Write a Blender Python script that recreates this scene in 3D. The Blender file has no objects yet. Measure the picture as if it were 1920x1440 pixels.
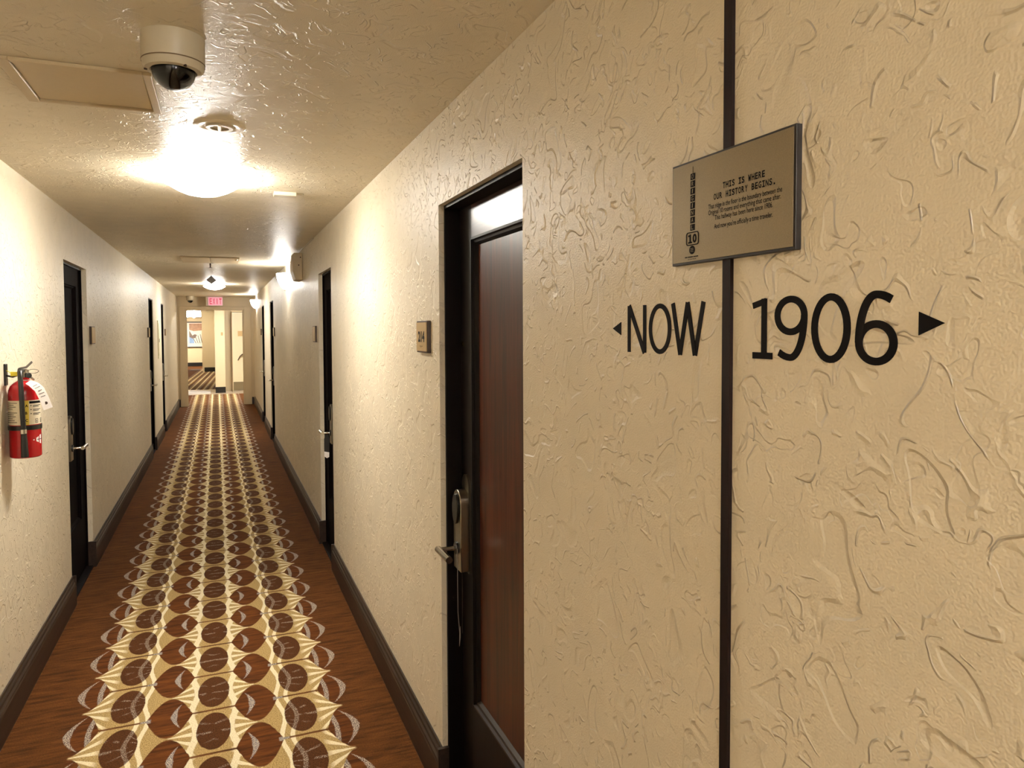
import bpy, bmesh, math, random
from mathutils import Vector, Matrix
random.seed(7)
PI = math.pi
scene = bpy.context.scene
COL = scene.collection

# ------------------------------------------------------------------ camera
F_PX = 1350.0
YAW, PITCH, ROLL = 0.385, -0.0383, -0.0042
fw = Vector((math.sin(YAW)*math.cos(PITCH), math.cos(YAW)*math.cos(PITCH), math.sin(PITCH)))
rt = Vector((math.cos(YAW), -math.sin(YAW), 0)); up = rt.cross(fw)
c_, s_ = math.cos(ROLL), math.sin(ROLL)
rt, up = rt*c_ + up*s_, up*c_ - rt*s_
cd = bpy.data.cameras.new('camera'); cam = bpy.data.objects.new('camera', cd); COL.objects.link(cam)
cd.sensor_fit = 'HORIZONTAL'; cd.sensor_width = 36.0; cd.lens = F_PX/1920*36.0
cd.shift_y = -51.1/1920; cd.clip_start = 0.05; cd.clip_end = 200
M = Matrix((rt, up, -fw)).transposed().to_4x4(); M.translation = Vector((0, 0, 1.65))
cam.matrix_world = M
scene.camera = cam

# ------------------------------------------------------------------ world, exposure
w = bpy.data.worlds.new('world'); scene.world = w; w.use_nodes = True
w.node_tree.nodes['Background'].inputs[0].default_value = (1.0, 0.9, 0.75, 1)
w.node_tree.nodes['Background'].inputs[1].default_value = 0.02
vs = scene.view_settings
vs.view_transform = 'Standard'; vs.look = 'None'; vs.gamma = 1.0; vs.use_curve_mapping = False
vs.exposure = 0.0
scene.cycles.use_light_tree = False; scene.cycles.adaptive_threshold = 0.025; scene.cycles.max_bounces = 4; scene.cycles.diffuse_bounces = 4; scene.cycles.glossy_bounces = 3
LAMP = 132.0          # strength of the glass ceiling bowls
LAMP_COL = (1.0, 0.96, 0.885)

# room dimensions (metres)
XR, XL, H = 0.7025, -0.8496, 2.3784
Y_BACK, Y_END = -6.0, 17.08
DOOR_TOP = 2.075

# ------------------------------------------------------------------ node expression helper
class X:
    """a shader value; operators make Math nodes"""
    def __init__(s, nt, v): s.nt = nt; s.v = v
    def _m(s, op, *a, clamp=False):
        n = s.nt.nodes.new('ShaderNodeMath'); n.operation = op; n.use_clamp = clamp
        for i, q in enumerate((s,)+a):
            q = q.v if isinstance(q, X) else q
            if isinstance(q, (int, float)): n.inputs[i].default_value = q
            else: s.nt.links.new(q, n.inputs[i])
        return X(s.nt, n.outputs[0])
    def __add__(s, o): return s._m('ADD', o)
    __radd__ = __add__
    def __sub__(s, o): return s._m('SUBTRACT', o)
    def __rsub__(s, o): return X(s.nt, float(o))._m('SUBTRACT', s)
    def __mul__(s, o): return s._m('MULTIPLY', o)
    __rmul__ = __mul__
    def __truediv__(s, o): return s._m('DIVIDE', o)
    def abs(s): return s._m('ABSOLUTE')
    def frac(s): return s._m('FRACT')
    def cos(s): return s._m('COSINE')
    def sin(s): return s._m('SINE')
    def sqrt(s): return s._m('SQRT')
    def floor(s): return s._m('FLOOR')
    def pow(s, e): return s._m('POWER', e)
    def max(s, o): return s._m('MAXIMUM', o)
    def min(s, o): return s._m('MINIMUM', o)
    def clamp(s): return s._m('ADD', 0.0, clamp=True)
    def step(s, a, b):      # 0 at a, 1 at b
        return ((s - a)*(1.0/(b-a)))._m('ADD', 0.0, clamp=True)

class Mat:
    def __init__(s, name):
        s.m = bpy.data.materials.new(name); s.m.use_nodes = True
        s.nt = s.m.node_tree; s.b = s.nt.nodes['Principled BSDF']
        s._obj = None
    def set(s, color=None, rough=None, metal=None, spec=None, coat=None, coat_rough=None, emit=None, estr=None):
        I = s.b.inputs
        if color is not None: s.plug(color, I['Base Color'])
        if rough is not None: s.plug(rough, I['Roughness'])
        if metal is not None: I['Metallic'].default_value = metal
        if spec is not None: I['Specular IOR Level'].default_value = spec
        if coat is not None: I['Coat Weight'].default_value = coat
        if coat_rough is not None: I['Coat Roughness'].default_value = coat_rough
        if emit is not None: I['Emission Color'].default_value = (*emit, 1); I['Emission Strength'].default_value = estr
        return s
    def plug(s, v, sock):
        if isinstance(v, X): v = v.v
        if isinstance(v, tuple): sock.default_value = (*v, 1) if len(v) == 3 else v
        elif isinstance(v, (int, float)): sock.default_value = v
        else: s.nt.links.new(v, sock)
    def coord(s):
        if s._obj is None:
            t = s.nt.nodes.new('ShaderNodeTexCoord'); s._obj = t.outputs['Object']
        return s._obj
    def xyz(s):
        n = s.nt.nodes.new('ShaderNodeSeparateXYZ'); s.nt.links.new(s.coord(), n.inputs[0])
        return [X(s.nt, n.outputs[i]) for i in range(3)]
    def vec(s, scale=(1,1,1), off=(0,0,0), base=None):
        n = s.nt.nodes.new('ShaderNodeMapping'); s.nt.links.new(base or s.coord(), n.inputs[0])
        n.inputs['Scale'].default_value = scale; n.inputs['Location'].default_value = off
        return n.outputs[0]
    def noise(s, scale, detail=2.0, rough=0.5, dist=0.0, vec=None, off=(0,0,0), stretch=(1,1,1)):
        n = s.nt.nodes.new('ShaderNodeTexNoise')
        s.nt.links.new(vec if vec is not None else s.vec(stretch, off), n.inputs['Vector'])
        n.inputs['Scale'].default_value = scale; n.inputs['Detail'].default_value = detail
        n.inputs['Roughness'].default_value = rough; n.inputs['Distortion'].default_value = dist
        return X(s.nt, n.outputs['Fac'])
    def voro(s, scale, vec, feature='DISTANCE_TO_EDGE'):
        n = s.nt.nodes.new('ShaderNodeTexVoronoi'); n.feature = feature
        s.nt.links.new(vec, n.inputs['Vector']); n.inputs['Scale'].default_value = scale
        return X(s.nt, n.outputs['Distance'])
    def warp(s, scale, amount, off=(0,0,0)):
        n = s.nt.nodes.new('ShaderNodeTexNoise'); s.nt.links.new(s.vec(off=off), n.inputs['Vector'])
        n.inputs['Scale'].default_value = scale; n.inputs['Detail'].default_value = 2
        a = s.nt.nodes.new('ShaderNodeVectorMath'); a.operation = 'MULTIPLY_ADD'
        s.nt.links.new(n.outputs['Color'], a.inputs[0]); a.inputs[1].default_value = (amount,)*3
        s.nt.links.new(s.coord(), a.inputs[2])
        return a.outputs[0]
    def mix(s, f, a, b):
        n = s.nt.nodes.new('ShaderNodeMix'); n.data_type = 'RGBA'
        s.plug(f, n.inputs[0]); s.plug(a, n.inputs[6]); s.plug(b, n.inputs[7])
        return n.outputs[2]
    def bump(s, h, strength=1.0, dist=1.0):
        n = s.nt.nodes.new('ShaderNodeBump'); n.inputs['Strength'].default_value = strength
        n.inputs['Distance'].default_value = dist; s.plug(h, n.inputs['Height'])
        s.nt.links.new(n.outputs[0], s.b.inputs['Normal']); return s

def lin(r, g, b):
    f = lambda v: v/255/12.92 if v/255 <= 0.04045 else ((v/255+0.055)/1.055)**2.4
    return (f(r), f(g), f(b))

def plain(name, rgb, rough=0.5, metal=0.0, spec=0.5, grain=0.0, gs=60):
    m = Mat(name); c = lin(*rgb)
    if grain:
        n = m.noise(gs, 3)
        c2 = tuple(v*(1-grain) for v in c)
        m.set(color=m.mix(n.step(.35, .65), c2, c))
    else:
        n = m.noise(gs, 2); m.set(color=m.mix(n, c, tuple(v*.94 for v in c)))
    return m.set(rough=rough, metal=metal, spec=spec)

# ------------------------------------------------------------------ materials
def plaster(name, rgb, rough, plane, amp=1.0, tint=0.05, spec=0.5):
    """skip-trowel plaster; plane: the two axes the relief is laid out in"""
    m = Mat(name); c = lin(*rgb); nt = m.nt
    x, y, z = m.xyz()
    uv = {'yz': (y + x*.8, z + x*.3), 'xy': (x, y), 'xz': (x, z)}[plane]
    cb = nt.nodes.new('ShaderNodeCombineXYZ'); nt.links.new(uv[0].v, cb.inputs[0]); nt.links.new(uv[1].v, cb.inputs[1])
    q = cb.outputs[0]
    def n2(vec, scale, detail, off=(0, 0, 0), color=False, rgh=.5, dist=0.0):
        n = nt.nodes.new('ShaderNodeTexNoise'); n.noise_dimensions = '2D'
        nt.links.new(m.vec(off=off, base=vec) if off != (0, 0, 0) else vec, n.inputs['Vector'])
        n.inputs['Scale'].default_value = scale; n.inputs['Detail'].default_value = detail; n.inputs['Roughness'].default_value = rgh; n.inputs['Distortion'].default_value = dist
        return n.outputs['Color'] if color else X(nt, n.outputs['Fac'])
    msk = n2(q, 6.5, 1.0, (4, 9, 0), rgh=.6)
    A = n2(q, 11.0, 1.0, (11, 3, 0), dist=.55)
    B = n2(q, 25.0, 1.0, (2, 7, 0), dist=.35)
    cw = nt.nodes.new('ShaderNodeCombineXYZ'); nt.links.new((A*.16+uv[0]).v, cw.inputs[0]); nt.links.new((B*.10+uv[1]).v, cw.inputs[1])
    vo = nt.nodes.new('ShaderNodeTexVoronoi'); vo.feature = 'DISTANCE_TO_EDGE'; vo.voronoi_dimensions = '2D'
    nt.links.new(cw.outputs[0], vo.inputs['Vector']); vo.inputs['Scale'].default_value = 12.0
    V = X(nt, vo.outputs['Distance'])
    fine = n2(q, 300.0, 0.0)
    ridge = lambda v, c0, wd: (1.0 - ((v-c0).abs()*(1/wd)).min(1.0))
    hi = msk.step(.46, .56); lo = msk.step(.54, .44)
    pitA = A.step(.315, .360)                       # shallow pits left between trowel passes
    pitB = B.step(.615, .66)*hi
    rA = ridge(A, .60, .026)*B.step(.50, .56)       # broken worm-like ridges
    rB = ridge(A, .49, .022)*B.step(.46, .40)*lo
    rV = (1.0 - (V*(1/.065)).min(1.0))*msk.step(.52, .60)*B.step(.52, .46)
    h = pitA*.0017 - pitB*.0011 + rA*.0016 + rB*.0014 + rV*.0014 + fine*.00034 + B*.0005
    m.bump(h*amp)
    c2 = tuple(v*(1-tint) for v in c)
    m.set(color=m.mix(msk.step(.35, .65), c2, c), rough=rough, spec=spec)
    return m

M_WALL = plaster('plaster_wall', (231, 218, 193), .42, 'yz', 1.6)
M_CEIL = plaster('plaster_ceiling', (229, 216, 190), .42, 'xy', 1.5)
M_FARWALL = plain('cream_paint_wall', (236, 220, 184), .55)
M_PAINT = plain('tan_paint', (206, 186, 150), .45)
M_CEILP = plain('ceiling_paint', (222, 208, 180), .4)
M_CREAM = plain('cream_paint', (240, 232, 200), .4)
M_WHITEP = plain('offwhite_plastic', (206, 194, 168), .4)

def carpet(name, ang=0.0, x0=-.041, slope=-.0042):
    m = Mat(name); x, y, z = m.xyz(); P = .3475
    xc = y*slope + x0
    if ang: xc = y*math.tan(ang) + x0
    wob = (m.noise(40, 1)-.5)*.014
    u = (x - xc)*(1/P) + wob; v = (y-3.165)*(1/P) + wob
    au = u.abs(); vf = v.frac(); wv = (vf-.5).abs(); dv = .5 - wv
    fr = au.frac(); d = (fr-.5).abs()
    out = au.step(.98, 1.02)
    wdt = out*(-.020) + .256
    k = (1.0-(d/wdt).min(1.0).pow(2.0)).max(0.0)
    g = k.pow(1.05)*.460 + .020
    S = .012
    onion = (g - wv).step(-S, S)
    inside = (1.5-au).step(-S, S)
    cu = ((au+.5).frac()-.5)
    er = ((cu*(1/.19)).pow(2.0) + (dv*(1/.425)).pow(2.0)).sqrt()
    circ = er.step(1.02, .98)*inside
    eye = inside*(1.0-onion)
    # light rays at the tips of the petals
    t = .5-fr
    ang_ = dv/((t.max(0.0))+.03)
    rays = (ang_*8.5).cos().step(.15, .5)*t.step(.0, .01)*t.step(.33, .25)
    # winding cream bands beside the ovals
    cw = (vf*(2*PI)).cos()
    b1 = ((au-.225+cw*.035).abs()).step(.046, .036)
    b2 = ((au-.775-cw*.035).abs()).step(.032, .024)
    b3 = ((au-.905-cw*.045).abs()).step(.030, .022)
    cream = rays.max(b1).max(b2).max(b3)
    sp = m.noise(210, 2, .7); sp2 = m.noise(230, 1, .6, off=(5, 1, 0)); spk = sp2.step(.46, .54)
    # speckled grey strokes
    s1 = ((au-.45+wv*wv*.9).abs() - (1.0-wv*3.2)*.038).step(.006, -.006)*wv.step(.30, .27)
    s2 = ((au-.765).abs()).step(.065, .05)*wv.step(.05, .035)
    s3 = ((au-1.365+wv*wv*.3).abs()).step(.034, .024)*wv.step(.36, .30)
    s4 = ((au-1.585+wv*wv*1.0).abs() - (1.0-wv*2.2)*.044).step(.006, -.006)*wv.step(.40, .36)
    ang5 = (wv-.5)*((vf-.5)._m('SIGN'))/(cu*1.0+.30)
    s5 = (ang5*11.0+1.0).cos().step(.72, .90)*circ*(dv.step(.26, .16))*m.noise(22, 1).step(.44, .52)
    leafdark = ((au-1.47+wv*wv*.6).abs()).step(.11, .09)*wv.step(.40, .36)
    gapd = ((.022+.02)-wv).step(-S, S)
    # colours
    st = m.noise(1.0, 4, .65, .4, stretch=(6, 42, 1))
    pile = m.noise(170, 2, .7)
    fld = m.mix(st.step(.34, .66), lin(80, 45, 18), lin(126, 77, 34))
    fld = m.mix(pile.step(.3, .8), m.mix(.55, fld, lin(34, 17, 7)), fld)
    dark = m.mix(st.step(.36, .64), lin(70, 36, 14), lin(112, 64, 26))
    dk2 = m.mix(sp.step(.35, .65), lin(54, 29, 13), lin(100, 60, 30))
    beige = m.mix(sp.step(.34, .62), lin(132, 106, 60), lin(206, 178, 122))
    crm = m.mix(sp.step(.3, .55), lin(214, 194, 146), lin(250, 240, 208))
    gry = m.mix(spk, lin(92, 88, 104), lin(204, 192, 172))
    c = m.mix(leafdark, fld, dark)
    c = m.mix(onion*inside, c, dark)
    c = m.mix(eye, c, beige)
    c = m.mix(eye*cream, c, crm)
    c = m.mix(circ, c, dk2)
    c = m.mix(circ*(b3)*spk*.55, c, gry)
    c = m.mix(s5*spk*.6, c, gry)
    c = m.mix(onion*inside*(s1.max(s2))*(1.0-circ), c, gry)
    c = m.mix((s3.max(s4))*(spk*.6+.4)*(1.0-eye), c, gry)
    m.set(color=c, rough=.95, spec=.15)
    m.bump(pile*.004 + sp*.002, .6)
    return m

M_CARPET = carpet('patterned_carpet')
M_CARPET2 = carpet('patterned_carpet_far', ang=.0417, x0=-.55-.0417*26, slope=0)

def wood(name, dark, light, rough, axis=2, scale=1.0, coat=0.0, coat_rough=.2, spec=.5):
    m = Mat(name); st = [34*scale]*3; st[axis] = 1.6*scale
    n = m.noise(1.0, 5, .62, .8, stretch=tuple(st))
    n2 = m.noise(1.0, 2, .6, .2, stretch=tuple(q*5 for q in st), off=(2, 3, 1))
    n3 = m.noise(1.3, 2)
    c = m.mix(n.step(.33, .68), lin(*dark), lin(*light))
    c = m.mix(n2.step(.55, .75)*.5, c, lin(*dark))
    c = m.mix(n3.step(.4, .7)*.5, c, lin(*dark))
    m.set(color=c, rough=rough, coat=coat, coat_rough=coat_rough, spec=spec)
    m.bump(n2*.0004, .5)
    return m
M_DOOR = wood('mahogany_panel', (30, 9, 3), (98, 42, 20), .36, 2, 1.0, .06, .22, spec=.38)
M_DOORX = wood('mahogany_rail', (30, 12, 7), (70, 34, 22), .30, 1, 1.0, .5, .2)
M_DOORD = wood('mahogany_stile', (9, 4, 4), (22, 10, 8), .5, 2, spec=.25)
M_JAMB = wood('dark_wood_jamb', (8, 4, 4), (17, 8, 8), .55, 2, spec=.2)
M_DOORM = wood('dull_dark_door', (7, 4, 5), (16, 8, 8), .75, 2, spec=.06)
M_BASE = wood('dark_wood_baseboard', (36, 26, 21), (66, 51, 41), .42, 1)
M_STRIP = wood('dark_wood_strip', (14, 5, 5), (34, 15, 12), .6, 2, spec=.2)

M_STEEL = plain('satin_nickel', (176, 168, 152), .28, 1.0)
M_CHROME = plain('polished_nickel', (214, 208, 196), .16, 1.0)
M_BRASS = plain('brass', (226, 206, 150), .25, 1.0)
M_BLACK = plain('black_plastic', (14, 13, 13), .32)
M_BLACKM = plain('matte_black_vinyl', (20, 16, 14), .55)
M_RED = plain('red_enamel', (168, 12, 20), .22)
M_LABEL = plain('cream_label', (224, 212, 184), .5, grain=.1, gs=240)
M_YEL = plain('yellow_label', (224, 196, 70), .5)
M_YTAG = plain('yellow_plastic', (236, 218, 40), .4)
M_PAPER = plain('white_paper', (240, 232, 226), .6)
M_INK = plain('dark_ink', (12, 8, 8), .75, spec=.15)
M_BRONZE = plain('bronze_face', (142, 126, 97), .40, .45, grain=.16, gs=900)
M_SIGN = plain('sign_face', (196, 166, 116), .4, .3, grain=.06, gs=500)
M_SIGNEDGE = plain('sign_edge', (58, 36, 20), .45)
M_PQEDGE = plain('plaque_edge', (22, 14, 14), .5)
M_CAMDOME = Mat('smoked_dome').set(color=lin(10, 8, 10), rough=.05, spec=.8)
M_CLEAR = Mat('clear_dome'); M_CLEAR.set(color=(.97, .96, .93), rough=.03); M_CLEAR.b.inputs['Transmission Weight'].default_value = 1.0; M_CLEAR.b.inputs['IOR'].default_value = 1.25
M_GREY = plain('grey_metal', (128, 122, 118), .4)
M_SEAM = plain('tan_seam', (120, 100, 74), .6)
M_KICK = plain('kick_plate', (150, 138, 112), .35, .6)
M_MARBLE = plain('pale_marble', (224, 206, 186), .18, grain=.12, gs=6)
M_MAT = plain('dark_mat', (74, 46, 28), .9)

def lampmat(name, strength, col=LAMP_COL):
    m = Mat(name); n = m.noise(6, 2)
    m.set(color=(.95, .93, .88), rough=.25, emit=col, estr=strength)
    m.plug(n.step(.2, .8)*(strength*.12) + strength*.94, m.b.inputs['Emission Strength'])
    return m
M_LAMP = lampmat('glowing_glass', LAMP)
M_GLOW = lampmat('bulb_light', LAMP*2.2)
M_SCONCE = lampmat('glowing_sconce_glass', LAMP*.62)
M_PEND = lampmat('glowing_drum_shade', 42.0)
M_SCONCE_RAKE = lampmat('glowing_sconce_glass_added_rake', LAMP*2.2)  # for the added sconce behind the viewer; strength set for raking light
M_LAMP_FILL = lampmat('glowing_glass_added_fill', LAMP*.45)  # for the added fill light behind the viewer
M_LAMP_FARFILL = lampmat('glowing_glass_added_far', LAMP*2.8)  # for the two added out-of-view lights beyond the end opening
M_EXITF = lampmat('exit_face', .62, (1.0, .42, .50)); M_EXITF.set(color=lin(150, 70, 80))
M_EXITL = lampmat('exit_letter', .55, (1.0, .05, .12)); M_EXITL.set(color=lin(120, 10, 16))

# ------------------------------------------------------------------ mesh helpers
ORG = {}
class MB:
    def __init__(s): s.v = []; s.f = []
    def add(s, verts, faces):
        o = len(s.v); s.v += [tuple(p) for p in verts]; s.f += [tuple(i+o for i in f) for f in faces]; return s
    def box(s, x0, x1, y0, y1, z0, z1):
        x0, x1 = sorted((x0, x1)); y0, y1 = sorted((y0, y1)); z0, z1 = sorted((z0, z1))
        return s.add([(x, y, z) for z in (z0, z1) for y in (y0, y1) for x in (x0, x1)],
                     [(0,2,3,1), (4,5,7,6), (0,1,5,4), (2,6,7,3), (0,4,6,2), (1,3,7,5)])
    def prism(s, pts, ext):          # planar polygon (3D points) extruded by a vector
        n = len(pts); e = Vector(ext); a = [Vector(p) for p in pts]
        nrm = Vector((0, 0, 0))
        for i in range(n): nrm += a[i].cross(a[(i+1) % n])
        if nrm.dot(e) > 0: a.reverse()
        b = [p+e for p in a]
        return s.add(a+b, [tuple(range(n))] + [tuple(range(2*n-1, n-1, -1))] +
                     [(i, n+i, n+(i+1) % n, (i+1) % n) for i in range(n)])
    def lathe(s, prof, c, n=32, axis='z', a0=0.0, a1=2*PI, sx=1.0, sy=1.0):   # prof: (r, h)
        full = abs(a1-a0-2*PI) < 1e-6; m = n if full else n+1
        c = Vector(c); vs_ = []
        for r, h in prof:
            for i in range(m):
                a = a0+(a1-a0)*i/n; p = (r*math.cos(a)*sx, r*math.sin(a)*sy, h)
                if axis == 'x': p = (p[2], p[0], p[1])
                elif axis == 'y': p = (p[0], p[2], p[1])
                vs_.append(c+Vector(p))
        fs = []
        for j in range(len(prof)-1):
            for i in range(n):
                k = (i+1) % m
                fs.append((j*m+i, j*m+k, (j+1)*m+k, (j+1)*m+i))
        return s.add(vs_, fs)
    def tube(s, path, r, n=10, closed=False):
        path = [Vector(p) for p in path]; L = len(path)
        rs = r if isinstance(r, (list, tuple)) else [r]*L
        t0 = (path[1]-path[0]).normalized(); nv = t0.orthogonal().normalized(); vs_ = []
        for i, p in enumerate(path):
            if closed: t = (path[(i+1) % L]-path[i-1]).normalized()
            else: t = (path[min(i+1, L-1)]-path[max(i-1, 0)]).normalized()
            nv = (nv - t*nv.dot(t)).normalized(); bv = t.cross(nv)
            for k in range(n):
                a = 2*PI*k/n; vs_.append(p + (nv*math.cos(a)+bv*math.sin(a))*rs[i])
        fs = []
        for i in range(L if closed else L-1):
            j = (i+1) % L
            for k in range(n): fs.append((i*n+k, i*n+(k+1) % n, j*n+(k+1) % n, j*n+k))
        if not closed:
            fs.append(tuple(range(n-1, -1, -1))); fs.append(tuple((L-1)*n+k for k in range(n)))
        return s.add(vs_, fs)
    def grid(s, fn, nu, nv):         # fn(i/nu, j/nv) -> point
        vs_ = [fn(i/nu, j/nv) for j in range(nv+1) for i in range(nu+1)]
        return s.add(vs_, [(j*(nu+1)+i, j*(nu+1)+i+1, (j+1)*(nu+1)+i+1, (j+1)*(nu+1)+i) for j in range(nv) for i in range(nu)])
    def build(s, name, mat, parent=None, smooth=False, bevel=0.0, fix=True):
        org = Vector(ORG.get(parent.name, (0, 0, 0))) if parent else Vector((0, 0, 0))
        me = bpy.data.meshes.new(name)
        me.from_pydata([tuple(Vector(p)-org) for p in s.v], [], s.f); me.update()
        if fix:
            bm = bmesh.new(); bm.from_mesh(me); bmesh.ops.recalc_face_normals(bm, faces=bm.faces); bm.to_mesh(me); bm.free()
        me.materials.append(mat.m if isinstance(mat, Mat) else mat)
        if smooth:
            me.shade_smooth(); me.set_sharp_from_angle(angle=math.radians(40))
        o = bpy.data.objects.new(name, me); COL.objects.link(o)
        if parent: o.parent = parent; ORG[o.name] = tuple(org)
        if bevel:
            b = o.modifiers.new('bevel', 'BEVEL'); b.width = bevel; b.segments = 2; b.limit_method = 'ANGLE'
        return o

def tag(o, label, cat=None, group=None, kind=None):
    o['label'] = label
    if cat: o['category'] = cat
    if group: o['group'] = group
    if kind: o['kind'] = kind
    return o
def thing(name, loc, label, cat, group=None, kind=None):
    o = bpy.data.objects.new(name, None); COL.objects.link(o); o.location = loc; o.empty_display_size = .05
    ORG[o.name] = tuple(loc)
    return tag(o, label, cat, group, kind)
def struct(name, mb, mat, label, cat, **k):
    return tag(mb.build(name, mat, None, **k), label, cat, None, 'structure')

FR_R = (Vector((0, -1, 0)), Vector((0, 0, 1)), Vector((-1, 0, 0)))    # lettering on the wall with the plaque
FR_L = (Vector((0, 1, 0)), Vector((0, 0, 1)), Vector((1, 0, 0)))      # on the opposite wall
FR_E = (Vector((1, 0, 0)), Vector((0, 0, 1)), Vector((0, -1, 0)))     # facing back down the hall

def font_mesh(txt, bold=0.0):
    cu = bpy.data.curves.new('tmp', 'FONT'); cu.body = txt; cu.size = 1.0; cu.offset = bold; cu.resolution_u = 4
    o = bpy.data.objects.new('tmp', cu); COL.objects.link(o)
    dg = bpy.context.evaluated_depsgraph_get(); ev = o.evaluated_get(dg); me = ev.to_mesh()
    v = [p.co.copy() for p in me.vertices]; f = [tuple(p.vertices) for p in me.polygons]
    ev.to_mesh_clear(); bpy.data.objects.remove(o); bpy.data.curves.remove(cu)
    return v, f
def text_into(mb, txt, origin, frame, width, height, bold=0.0, shear=0.0):
    """fit txt in width x height with its lower-left corner at origin"""
    v, f = font_mesh(txt, bold)
    if not v: return
    x0 = min(p.x for p in v); x1 = max(p.x for p in v); y0 = min(p.y for p in v); y1 = max(p.y for p in v)
    sx = width/max(x1-x0, 1e-6); sy = height/max(y1-y0, 1e-6)
    ex, ey, ez = frame; o = Vector(origin)
    mb.add([o + ex*((p.x-x0)*sx + shear*(p.y-y0)*sy) + ey*((p.y-y0)*sy) for p in v], f)

def wall_poly(plane, fixed, thick, outline):
    """outline in (h, z); plane 'x' -> wall at x=fixed running along y; 'y' -> wall at y=fixed running along x"""
    mb = MB()
    if plane == 'x': mb.prism([(fixed, a, z) for a, z in outline], (thick, 0, 0))
    else: mb.prism([(a, fixed, z) for a, z in outline], (0, thick, 0))
    return mb

# ------------------------------------------------------------------ room shell
# door openings along the hall: (y0, y1)
R_DOORS = [(1.66, 2.40), (4.995, 5.665), (10.69, 11.42), (13.0, 13.71)]
L_DOORS = [(4.95, 5.73), (10.385, 11.04), (12.51, 13.04)]
def outline(doors, y0, y1):
    pts = [(y0, -.02)]
    for a, b in doors: pts += [(a, -.02), (a, DOOR_TOP), (b, DOOR_TOP), (b, -.02)]
    return pts + [(y1, -.02), (y1, H+.02), (y0, H+.02)]
struct('wall_right', wall_poly('x', XR, .2, outline(R_DOORS, Y_BACK-.1, Y_END+.05)), M_WALL,
       'cream skip-trowel plaster wall with plaque, lettering and dark doors', 'wall')
struct('wall_left', wall_poly('x', XL, -.2, outline(L_DOORS, Y_BACK-.1, Y_END+.05)), M_WALL,
       'cream textured plaster wall carrying the fire extinguisher', 'wall')
struct('wall_back', MB().box(-1.2, 1.1, Y_BACK-.15, Y_BACK, -.02, H+.02), M_WALL, 'cream plaster wall closing the hall behind the viewer', 'wall')
EO = (-.693, .498, 2.11)
struct('wall_end', wall_poly('y', Y_END, .14, [(-2.1, -.02), (EO[0], -.02), (EO[0], EO[2]), (EO[1], EO[2]), (EO[1], -.02), (1.75, -.02), (1.75, H+.02), (-2.1, H+.02)]),
       M_PAINT, 'tan wall across the hall end with a wide cased opening', 'wall')
struct('ceiling', MB().box(-2.1, 1.75, Y_BACK-.1, 36.5, H, H+.1), M_CEIL, 'glossy cream textured plaster ceiling', 'ceiling')
struct('floor', MB().box(-2.1, 1.75, Y_BACK-.1, 20.1, -.05, 0), M_CARPET, 'brown hall carpet with cream and gold oval petal pattern', 'floor')
struct('floor_threshold', MB().box(-2.1, 1.75, 20.1, 21.75, -.05, .003), M_MARBLE, 'pale marble floor strip beyond the end doorway', 'floor')
struct('floor_beyond', MB().box(-2.1, 1.75, 21.75, 36.5, -.05, 0), M_CARPET2, 'striped gold carpet of the far corridor', 'floor')

# far corridor
struct('wall_far_side', wall_poly('y', 20.45, 10.85, [(-.132, -.02), (.115, -.02), (.115, H+.02), (-.132, H+.02)]), M_FARWALL,
       'bright cream wall corner beside the cream far door', 'wall')
struct('wall_far_cross', MB().box(-.67, 1.75, 31.3, 36.4, -.02, H+.02), M_FARWALL, 'peach-cream wall section beyond the bright corner', 'wall')
struct('wall_far_end', MB().box(-2.1, -.67, 36.3, 36.5, -.02, H+.02), M_FARWALL, 'pale wall at the far end behind the framed picture', 'wall')
struct('wall_far_left', MB().box(-2.1, -1.9, Y_END+.14, 36.4, -.02, H+.02), M_FARWALL, 'cream wall running down the far corridor', 'wall')
struct('wall_far_right', MB().box(1.55, 1.75, Y_END+.14, 21.4, -.02, H+.02), M_FARWALL, 'cream wall of the far vestibule', 'wall')
struct('wall_far_door', wall_poly('y', 21.02, .2, [(.115, -.02), (.29, -.02), (.29, 2.15), (1.08, 2.15), (1.08, -.02), (1.56, -.02), (1.56, H+.02), (.115, H+.02)]),
       M_FARWALL, 'cream wall around the far service door', 'wall')
struct('ceiling_soffit', MB().box(-1.9, -.67, 31.6, 36.3, 2.21, H), M_PAINT, 'lowered tan soffit above the framed picture', 'ceiling')

# baseboards
BH, BT = .178, .02
BPROF = [(0, 0), (BT, 0), (BT, .118), (BT*.9, .124), (BT*.9, .134), (BT*.62, .142), (BT*.62, .156), (BT*.36, .164), (BT*.3, BH), (0, BH)]
def baseboard(side, x, s, y0, y1, idx, label):
    mb = MB(); mb.prism([(x+s*d, y0, z) for d, z in BPROF], (0, y1-y0, 0))
    return struct('baseboard_'+side, mb, M_BASE, label, 'baseboard')
REV = .075
def segs(doors, y0, y1):
    e = [y0] + [q for d in doors for q in d] + [y1]
    return [(e[i], e[i+1]) for i in range(0, len(e), 2)]
rl = ['dark moulded baseboard below the plaque and wall lettering', 'dark moulded baseboard between the 214 door and the next door down',
      'dark moulded baseboard under the first wall sconce', 'short dark baseboard between the last two doors of the plaque wall',
      'dark baseboard from the last plaque-wall door to the end wall']
for i, (a, b) in enumerate(segs(R_DOORS, Y_BACK, Y_END)): baseboard('right', XR, -1, a, b, i, rl[i])
ll = ['dark moulded baseboard under the fire extinguisher', 'dark baseboard on the long wall past the extinguisher door',
      'short dark baseboard under the flush wall panel', 'dark baseboard from the last extinguisher-side door to the end wall']
for i, (a, b) in enumerate(segs(L_DOORS, Y_BACK, Y_END)): baseboard('left', XL, 1, a, b, i, ll[i])
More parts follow.
